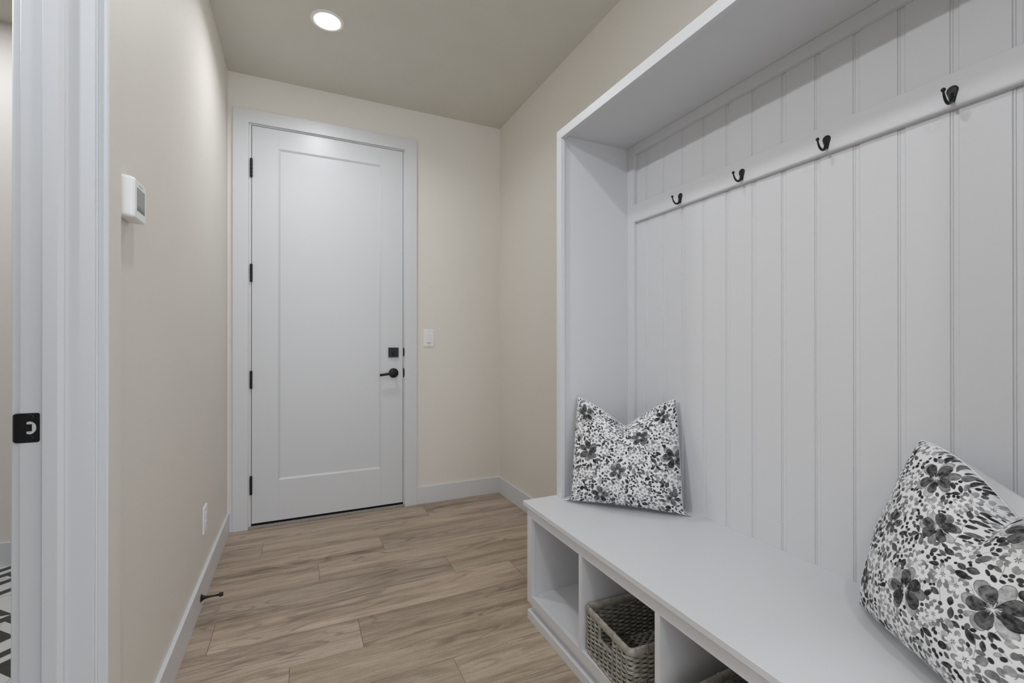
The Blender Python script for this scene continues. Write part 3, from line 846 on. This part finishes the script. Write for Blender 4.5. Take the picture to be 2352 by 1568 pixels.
# ------------------------------------------------------------------ floral pillows
def floral(N, seed, big):
    """watercolour flower print as an N x N grey array (row 0 = bottom)"""
    rs = np.random.RandomState(seed)
    A = np.full((N, N), 0.76, np.float32)
    OC = np.zeros((N, N), np.float32)                     # what is already printed
    mm = N / 405.0                                        # pixels per printed mm
    def smooth_noise(n, cell):
        k = int(n / cell) + 3
        g = rs.rand(k, k).astype(np.float32)
        idx = np.arange(n) / cell; i0 = idx.astype(int); f = (idx - i0).astype(np.float32); f = f * f * (3 - 2 * f)
        a = g[i0][:, i0] * (1 - f)[None, :] + g[i0][:, i0 + 1] * f[None, :]
        b = g[i0 + 1][:, i0] * (1 - f)[None, :] + g[i0 + 1][:, i0 + 1] * f[None, :]
        return a * (1 - f)[:, None] + b * f[:, None]
    NS = 0.6 * smooth_noise(N, 7 * mm) + 0.4 * smooth_noise(N, 3 * mm)
    NZ = 0.72 * NS + 0.28 * rs.rand(N, N).astype(np.float32)
    def stamp(cx, cy, L, Wd, ang, val, edge, kind='leaf', wash=0.5, avoid=0.12, occ=1.0):
        R = max(L, Wd) * 0.62 + 2
        x0, x1 = int(max(0, cx - R)), int(min(N, cx + R + 1)); y0, y1 = int(max(0, cy - R)), int(min(N, cy + R + 1))
        if x1 <= x0 or y1 <= y0: return False
        Y, X = np.mgrid[y0:y1, x0:x1].astype(np.float32)
        dx, dy = X - cx, Y - cy
        c, s = math.cos(ang), math.sin(ang)
        u = (dx * c + dy * s) / (L / 2); v = (-dx * s + dy * c) / (Wd / 2)
        if kind == 'leaf': d = np.abs(v) - (1 - np.clip(u * u, 0, 1)); d = np.where(np.abs(u) > 1, 1.0, d); m = -d
        elif kind == 'petal': v2 = v / (0.66 + 0.34 * np.clip(u, -1, 1)); m = 1 - (u * u + v2 * v2)
        else: m = 1 - (u * u + v * v)
        nz = NZ[y0:y1, x0:x1]
        m = m + 0.22 * (NS[y0:y1, x0:x1] - 0.5)
        al = np.clip(m * min(L, Wd) * 0.25 + 0.5, 0, 1)
        ins = m > 0
        if not ins.any(): return False
        if avoid is not None and OC[y0:y1, x0:x1][ins].mean() > avoid: return False
        col = val + wash * (nz - 0.5) * (0.22 + val)
        ed = np.clip(1 - m / 0.20, 0, 1)
        col = col * (1 - ed) + edge * ed
        A[y0:y1, x0:x1] = A[y0:y1, x0:x1] * (1 - al) + np.clip(col, 0.02, 0.8) * al
        OC[y0:y1, x0:x1] = np.where(ins, occ, OC[y0:y1, x0:x1])
        return True
    def line(x0, y0, x1, y1, w, val, over=False):
        w = max(w, 0.55)
        a, b = int(max(0, min(x0, x1) - w - 2)), int(min(N, max(x0, x1) + w + 3)); c, d = int(max(0, min(y0, y1) - w - 2)), int(min(N, max(y0, y1) + w + 3))
        if b <= a or d <= c: return
        Y, X = np.mgrid[c:d, a:b].astype(np.float32)
        ex, ey = x1 - x0, y1 - y0; q = ex * ex + ey * ey + 1e-6
        t = np.clip(((X - x0) * ex + (Y - y0) * ey) / q, 0, 1)
        al = np.clip(w + 0.5 - np.hypot(X - x0 - t * ex, Y - y0 - t * ey), 0, 1)
        if not over: al = al * (OC[c:d, a:b] < 0.5)
        A[c:d, a:b] = A[c:d, a:b] * (1 - al) + val * al
    def petals(cx, cy, n, r, w, val, edge, jit=0.12, wash=0.6, avoid=None):
        a0 = rs.rand() * 6.28
        for k in range(n):
            a = a0 + 2 * PI * k / n + rs.uniform(-jit, jit)
            v = val * rs.uniform(0.6, 1.9)
            stamp(cx + math.cos(a) * r * 0.55, cy + math.sin(a) * r * 0.55, r * rs.uniform(0.9, 1.1), w * rs.uniform(0.85, 1.1), a, v, edge * min(1.5, v / val), 'petal', wash, avoid)
    def big_flower(cx, cy, r):
        petals(cx, cy, 6, r * 1.18, r * 0.86, 0.24, 0.10, 0.25, 0.9)
        petals(cx, cy, 5, r * 0.98, r * 0.88, 0.075, 0.03, 0.22, 1.0)
        for k in range(14):
            a = rs.rand() * 6.28; l = r * rs.uniform(0.25, 0.6)
            stamp(cx + math.cos(a) * l, cy + math.sin(a) * l, r * rs.uniform(0.2, 0.4), r * rs.uniform(0.08, 0.18), a, rs.uniform(0.03, 0.09), 0.05, 'el', 1.0, None)
        for k in range(34):
            a = rs.rand() * 6.28; l = r * rs.uniform(0.10, 0.30)
            line(cx + math.cos(a) * l * 0.25, cy + math.sin(a) * l * 0.25, cx + math.cos(a) * l, cy + math.sin(a) * l, 0.25 * mm, 0.72, True)
    def small_flower(cx, cy, r):
        for k in range(9):                                # grey petals all round, the flower left white on top
            a = 2 * PI * k / 9 + rs.uniform(-0.2, 0.2); q = r * rs.uniform(1.15, 1.6)
            stamp(cx + math.cos(a) * q, cy + math.sin(a) * q, r * rs.uniform(0.9, 1.3), r * rs.uniform(0.7, 1.0), a, rs.uniform(0.17, 0.42), rs.uniform(0.07, 0.18), 'el', 0.7, 0.25)
        petals(cx, cy, 6, r * 1.25, r * 0.78, 0.86, 0.80, 0.05, 0.0)
        petals(cx, cy, 6, r * 0.42, r * 0.17, 0.04, 0.03, 0.05)
    def berries(cx, cy, n, spread):
        for k in range(n):
            x = cx + rs.normal() * spread; y = cy + rs.normal() * spread
            s = rs.uniform(5.0, 8.6) * mm
            if stamp(x, y, s * rs.uniform(1.0, 1.4), s, rs.rand() * 6.28, rs.choice([0.03, 0.045, 0.06, 0.12]), 0.02, 'el', 0.5, 0.06) and rs.rand() < 0.6:
                line(x, y, x + (cx - x) * 0.5, y + (cy - y) * 0.5, 0.22 * mm, 0.10)
    def sprig(cx, cy, n, L, ang, dark):
        x, y = cx, cy
        for k in range(n):
            nx, ny = x + math.cos(ang) * L * 0.72, y + math.sin(ang) * L * 0.72
            line(x, y, nx, ny, 0.30 * mm, 0.10)
            for sg in (-1, 1):
                a = ang + sg * rs.uniform(0.7, 1.1); l = L * rs.uniform(0.8, 1.15) * (1 - 0.06 * k)
                v = dark * rs.uniform(0.7, 2.2)
                stamp(nx + math.cos(a) * l * 0.58, ny + math.sin(a) * l * 0.58, l, l * rs.uniform(0.42, 0.58), a, v, min(0.06, v * 0.5), 'leaf', 0.8, 0.08)
            x, y = nx, ny; ang += rs.uniform(-0.3, 0.3)
        stamp(x + math.cos(ang) * L * 0.55, y + math.sin(ang) * L * 0.55, L, L * 0.5, ang, dark, 0.04, 'leaf', 0.8, 0.08)
    def spots(n, dmin):
        P = []
        for _ in range(n * 40):
            x, y = rs.rand(2) * N
            if all((x - a) ** 2 + (y - b) ** 2 > dmin ** 2 for a, b in P): P.append((x, y))
            if len(P) >= n: break
        return P
    def free(x, y, r):
        a, b, c, d = int(max(0, x - r)), int(min(N, x + r)), int(max(0, y - r)), int(min(N, y + r))
        return OC[c:d, a:b].mean() < 0.18
    for fx, fy, r in big: big_flower(fx * N, fy * N, r * 0.86 * mm)
    for x, y in spots(40, 56 * mm):
        if free(x, y, 12 * mm):
            r = rs.uniform(9.5, 13) * mm; small_flower(x, y, r)
            a = rs.rand() * 6.28; x2, y2 = x + math.cos(a) * r * 2.3, y + math.sin(a) * r * 2.3
            if free(x2, y2, r * 0.8): small_flower(x2, y2, r * 0.9)
    for x, y in spots(12, 95 * mm):                       # loose dark-hearted blooms
        if free(x, y, 14 * mm):
            petals(x, y, 6, 24 * mm, 17 * mm, 0.26, 0.12, 0.25, 0.9, 0.5)
            for k in range(9): stamp(x + rs.normal() * 5 * mm, y + rs.normal() * 5 * mm, rs.uniform(5, 10) * mm, rs.uniform(4, 7) * mm, rs.rand() * 6.28, rs.uniform(0.03, 0.14), 0.06, 'el', 1.0, None)
    for x, y in spots(14, 90 * mm):
        if free(x, y, 12 * mm): petals(x, y, 5, 17 * mm, 12.5 * mm, 0.06, 0.025, avoid=0.2)
    for x, y in spots(80, 38 * mm): sprig(x, y, rs.randint(3, 6), rs.uniform(15, 24) * mm, rs.rand() * 6.28, rs.choice([0.04, 0.055, 0.08, 0.16]))
    for x, y in spots(80, 36 * mm): berries(x, y, rs.randint(10, 22), rs.uniform(8, 14) * mm)
    for x, y in spots(420, 12 * mm):
        stamp(x, y, rs.uniform(14, 25) * mm, rs.uniform(9, 15) * mm, rs.rand() * 6.28, rs.choice([0.04, 0.055, 0.09, 0.18, 0.28, 0.38]), rs.uniform(0.03, 0.10), rs.choice(['leaf', 'el', 'petal']), 0.9, 0.20)
    for x, y in spots(900, 7 * mm):
        stamp(x, y, rs.uniform(8, 14) * mm, rs.uniform(5, 8) * mm, rs.rand() * 6.28, rs.choice([0.035, 0.05, 0.09, 0.22, 0.34]), rs.uniform(0.03, 0.09), rs.choice(['leaf', 'el']), 0.8, 0.08)
    return np.clip(A, 0.02, 0.80)

def pillow_print():
    m = bpy.data.materials.new('floral_print_cloth'); m.use_nodes = True
    nt = m.node_tree; b = nt.nodes['Principled BSDF']
    at = nt.nodes.new('ShaderNodeAttribute'); at.attribute_name = 'print'
    b.inputs['Roughness'].default_value = 0.9; b.inputs['Specular IOR Level'].default_value = 0.12
    nt.links.new(at.outputs['Color'], b.inputs['Base Color'])
    tc = nt.nodes.new('ShaderNodeTexCoord')
    n = nt.nodes.new('ShaderNodeTexNoise'); n.inputs['Scale'].default_value = 900
    nt.links.new(tc.outputs['Object'], n.inputs['Vector'])
    bp = nt.nodes.new('ShaderNodeBump'); bp.inputs['Strength'].default_value = 0.25; bp.inputs['Distance'].default_value = 0.001
    nt.links.new(n.outputs['Fac'], bp.inputs['Height']); nt.links.new(bp.outputs['Normal'], b.inputs['Normal'])
    return m
M['floral'] = pillow_print()

def grid_mesh(name, X, Y, Z, mtl, parent, flip=False, colors=None):
    n, m = X.shape
    co = np.stack([X, Y, Z], -1).reshape(-1, 3).astype(np.float32)
    co -= np.array(ORG[parent.name], dtype=np.float32)
    idx = np.arange(n * m).reshape(n, m)
    a, b, c, d = idx[:-1, :-1], idx[:-1, 1:], idx[1:, 1:], idx[1:, :-1]
    q = np.stack([a, b, c, d] if not flip else [a, d, c, b], -1).reshape(-1)
    me = bpy.data.meshes.new(name)
    nf = (n - 1) * (m - 1)
    me.vertices.add(n * m); me.vertices.foreach_set('co', co.ravel())
    me.loops.add(nf * 4); me.loops.foreach_set('vertex_index', q.astype(np.int32))
    me.polygons.add(nf); me.polygons.foreach_set('loop_start', np.arange(0, nf * 4, 4, dtype=np.int32))
    me.update(calc_edges=True)
    me.polygons.foreach_set('use_smooth', np.ones(nf, dtype=bool))
    if colors is not None:
        at = me.attributes.new('print', 'FLOAT_COLOR', 'POINT')
        v = colors.reshape(-1, 1)
        col = np.concatenate([v, v * 0.998, v * 1.012, np.ones_like(v)], 1).astype(np.float32)
        at.data.foreach_set('color', col.ravel())
    me.materials.append(M[mtl] if isinstance(mtl, str) else mtl); me.validate()
    o = bpy.data.objects.new(name, me); C.objects.link(o); o.parent = parent
    return o

def pillow(corners, seed, big, label, dip=0.105, thick=0.085, backlift=0.0, dips=0.0, back=0.55, vexp=1.32, N=760):
    """corners BL, BR, TL, TR (world); front faces the room"""
    BL, BR, TL, TR = [np.array(c) for c in corners]
    base = (BL + BR) / 2
    p = empty('throw_pillow', (float(base[0]), float(base[1]), ZB), label=label, category='pillow', group='floral throw pillows on the bench')
    wdir = (BR - BL) / np.linalg.norm(BR - BL); hdir = (TL + TR) / 2 - base; hdir /= np.linalg.norm(hdir)
    nrm = np.cross(wdir, hdir); nrm /= np.linalg.norm(nrm)
    def surf(n, side):
        g = np.linspace(-1, 1, n)
        S_, T_ = np.meshgrid(g, g)                          # S: left-right, T: bottom-top
        # sides pulled in between the corners (pointed ears)
        s2 = S_ * (1 - 0.122 * (1 - T_) / 2 * (1 - np.clip(-T_, 0, 1) ** 30))
        t2 = T_ + np.where(T_ < 0, 0.05, 0.0) * (1 - S_ ** 2) * np.abs(T_) ** 2
        U, V = (s2 + 1) / 2, (t2 + 1) / 2
        P = ((1 - U) * (1 - V))[..., None] * BL + (U * (1 - V))[..., None] * BR + ((1 - U) * V)[..., None] * TL + (U * V)[..., None] * TR
        # the chop: a V pushed into the top edge, fading downwards
        vv = np.where(S_ < dips, (dips - S_) / (1 + dips), (S_ - dips) / (1 - dips))
        vv = np.sqrt(vv ** 2 + 0.0015)
        V_ = np.clip(1 - vv, 0, 1) ** vexp
        fade = np.clip((T_ + 0.15) / 1.15, 0, 1) ** 1.7
        P = P - hdir * (dip * V_ * fade)[..., None]
        prof = ((1 - S_ ** 2).clip(0) ** 0.5) * ((1 - T_ ** 2).clip(0) ** np.where(T_ < 0, 0.36, 0.5))
        prof = prof ** 0.80
        fat = thick * prof * (1.10 - 0.22 * T_)
        crease = np.exp(-((S_ - dips) / 0.10) ** 2) * np.clip((T_ - 0.05) / 0.95, 0, 1) ** 1.1
        fat = fat * (1 - 0.55 * crease)
        if side < 0:                                        # the back stays plump behind the dented top
            P = P + hdir * (backlift * dip * V_ * fade * (1 - T_ ** 6))[..., None]
        # soft folds running from the corners and the seam puckers
        wr = 0.0035 * np.sin(9 * (S_ + T_) + seed) * np.exp(-((np.abs(S_) - 0.75) / 0.25) ** 2) * (1 - T_ ** 2) + 0.0022 * np.sin(14 * S_ - 5 * T_ + seed) * (1 - S_ ** 2) * np.clip(-T_ - 0.2, 0, 1)
        fat = fat + wr * prof
        P = P + nrm * (side * fat)[..., None]
        P[..., 2] = np.maximum(P[..., 2], ZB + 0.0012)
        return P
    F = surf(N, 1.0)
    art = floral(N, seed, big)
    grid_mesh('front_cover', F[..., 0], F[..., 1], F[..., 2], 'floral', p, False, art)['label'] = 'black, grey and white floral front'
    K = surf(90, -back)
    grid_mesh('back_cover', K[..., 0], K[..., 1], K[..., 2], 'linen', p, True)['label'] = 'plain white back'
    Sf = surf(121, 0.0)
    ring = [Vector(Sf[0, i]) for i in range(0, 120)] + [Vector(Sf[i, 120]) for i in range(0, 120)] + [Vector(Sf[120, 120 - i]) for i in range(0, 120)] + [Vector(Sf[120 - i, 0]) for i in range(0, 120)]
    for v in ring: v.z = max(v.z, ZB + 0.0022)
    bm = bm_new(); tube(bm, ring, 0.0018, 6, closed=True)
    obj('seam', bm, 'piping', p)
    return p

pillow(((0.9985, 1.6290, ZB + 0.004), (1.3380, 1.2770, ZB + 0.004), (1.0800, 1.6520, 0.9020), (1.3550, 1.3720, 0.9110)), 11,
       [(0.17, 0.50, 40), (0.95, 0.48, 42), (0.12, 0.87, 34), (0.86, 0.86, 30), (0.66, 0.68, 36), (0.46, 0.33, 32), (0.30, 0.10, 34), (0.93, 0.14, 26)],
       'floral throw pillow standing in the far corner of the bench with a chopped top', dip=0.118, thick=0.078)
pillow(((1.2760, 0.6720, ZB + 0.004), (1.0350, 0.2750, ZB + 0.004), (1.3350, 0.5725, 0.9030), (1.1650, 0.2250, 0.9100)), 29,
       [(0.50, 0.30, 44), (0.33, 0.88, 42), (0.52, 0.66, 40), (0.26, 0.56, 28), (0.85, 0.42, 42), (0.84, 0.78, 36), (0.15, 0.20, 28)],
       'floral throw pillow nearest the camera, cut off by the right edge of the photo', dip=0.118, thick=0.088, dips=0.34, back=0.95, backlift=0.75, vexp=1.75)

# ------------------------------------------------------------------ lights
def area(name, loc, size, power, col=(0.965, 1.0, 1.05), rot=(0, 0, 0), shape='DISK', sy=None, spread=180):
    l = bpy.data.lights.new(name, 'AREA'); l.shape = shape; l.size = size; l.energy = power; l.color = col
    if sy: l.size_y = sy
    l.spread = math.radians(spread)
    o = bpy.data.objects.new(name, l); o.location = loc; o.rotation_euler = rot; C.objects.link(o); return o
area('ceiling_lamp', (0.1284, 2.5019, ZC - 0.006), 0.11, 5.2, spread=150)
area('ceiling_lamp', (0.06, 0.95, ZC - 0.006), 0.12, 6.0)
area('ceiling_lamp', (0.06, -0.65, ZC - 0.006), 0.12, 7.5)
area('tiled_room_downlight_and_fill', (-1.45, 2.72, ZC - 0.006), 0.12, 5)
area('tiled_room_downlight_and_fill', (-1.7, 1.75, ZC - 0.006), 0.12, 12)  # unseen fill lamp added to brighten the tiled room
l = bpy.data.lights.new('tiled_room_lamp', 'SPOT'); l.energy = 112; l.shadow_soft_size = 0.045; l.color = (0.965, 1.0, 1.05)
l.spot_size = math.radians(62); l.spot_blend = 1.0                   # tilted ceiling spot shining out through the opening
o = bpy.data.objects.new('tiled_room_lamp', l); o.location = (-2.0, 0.62, ZC - 0.03); C.objects.link(o)
o.rotation_euler = (Vector((1.30, 1.38, 1.55)) - o.location).to_track_quat('-Z', 'Y').to_euler()

w = bpy.data.worlds.new('daylight_fill'); bpy.context.scene.world = w; w.use_nodes = True  # even white world added as ambient fill through the open end
bg = w.node_tree.nodes['Background']; bg.inputs['Color'].default_value = (0.90, 0.97, 1.06, 1); bg.inputs['Strength'].default_value = 2.4

# ------------------------------------------------------------------ camera
cam = bpy.data.cameras.new('camera'); cam.lens = 16.073; cam.sensor_width = 36; cam.sensor_fit = 'HORIZONTAL'
cam.shift_y = 0.00097; cam.clip_start = 0.02
co = bpy.data.objects.new('camera', cam); C.objects.link(co)
co.location = (0, 0, 1.1326); co.rotation_euler = (math.radians(90.1234), 0, math.radians(-24.955))
sc_ = bpy.context.scene
sc_.camera = co
sc_.view_settings.view_transform = 'Standard'; sc_.view_settings.look = 'None'
sc_.view_settings.gamma = 1.0; sc_.view_settings.use_curve_mapping = False
sc_.view_settings.exposure = 0.09
sc_.cycles.max_bounces = 12; sc_.cycles.diffuse_bounces = 8
sc_.cycles.use_denoising = True
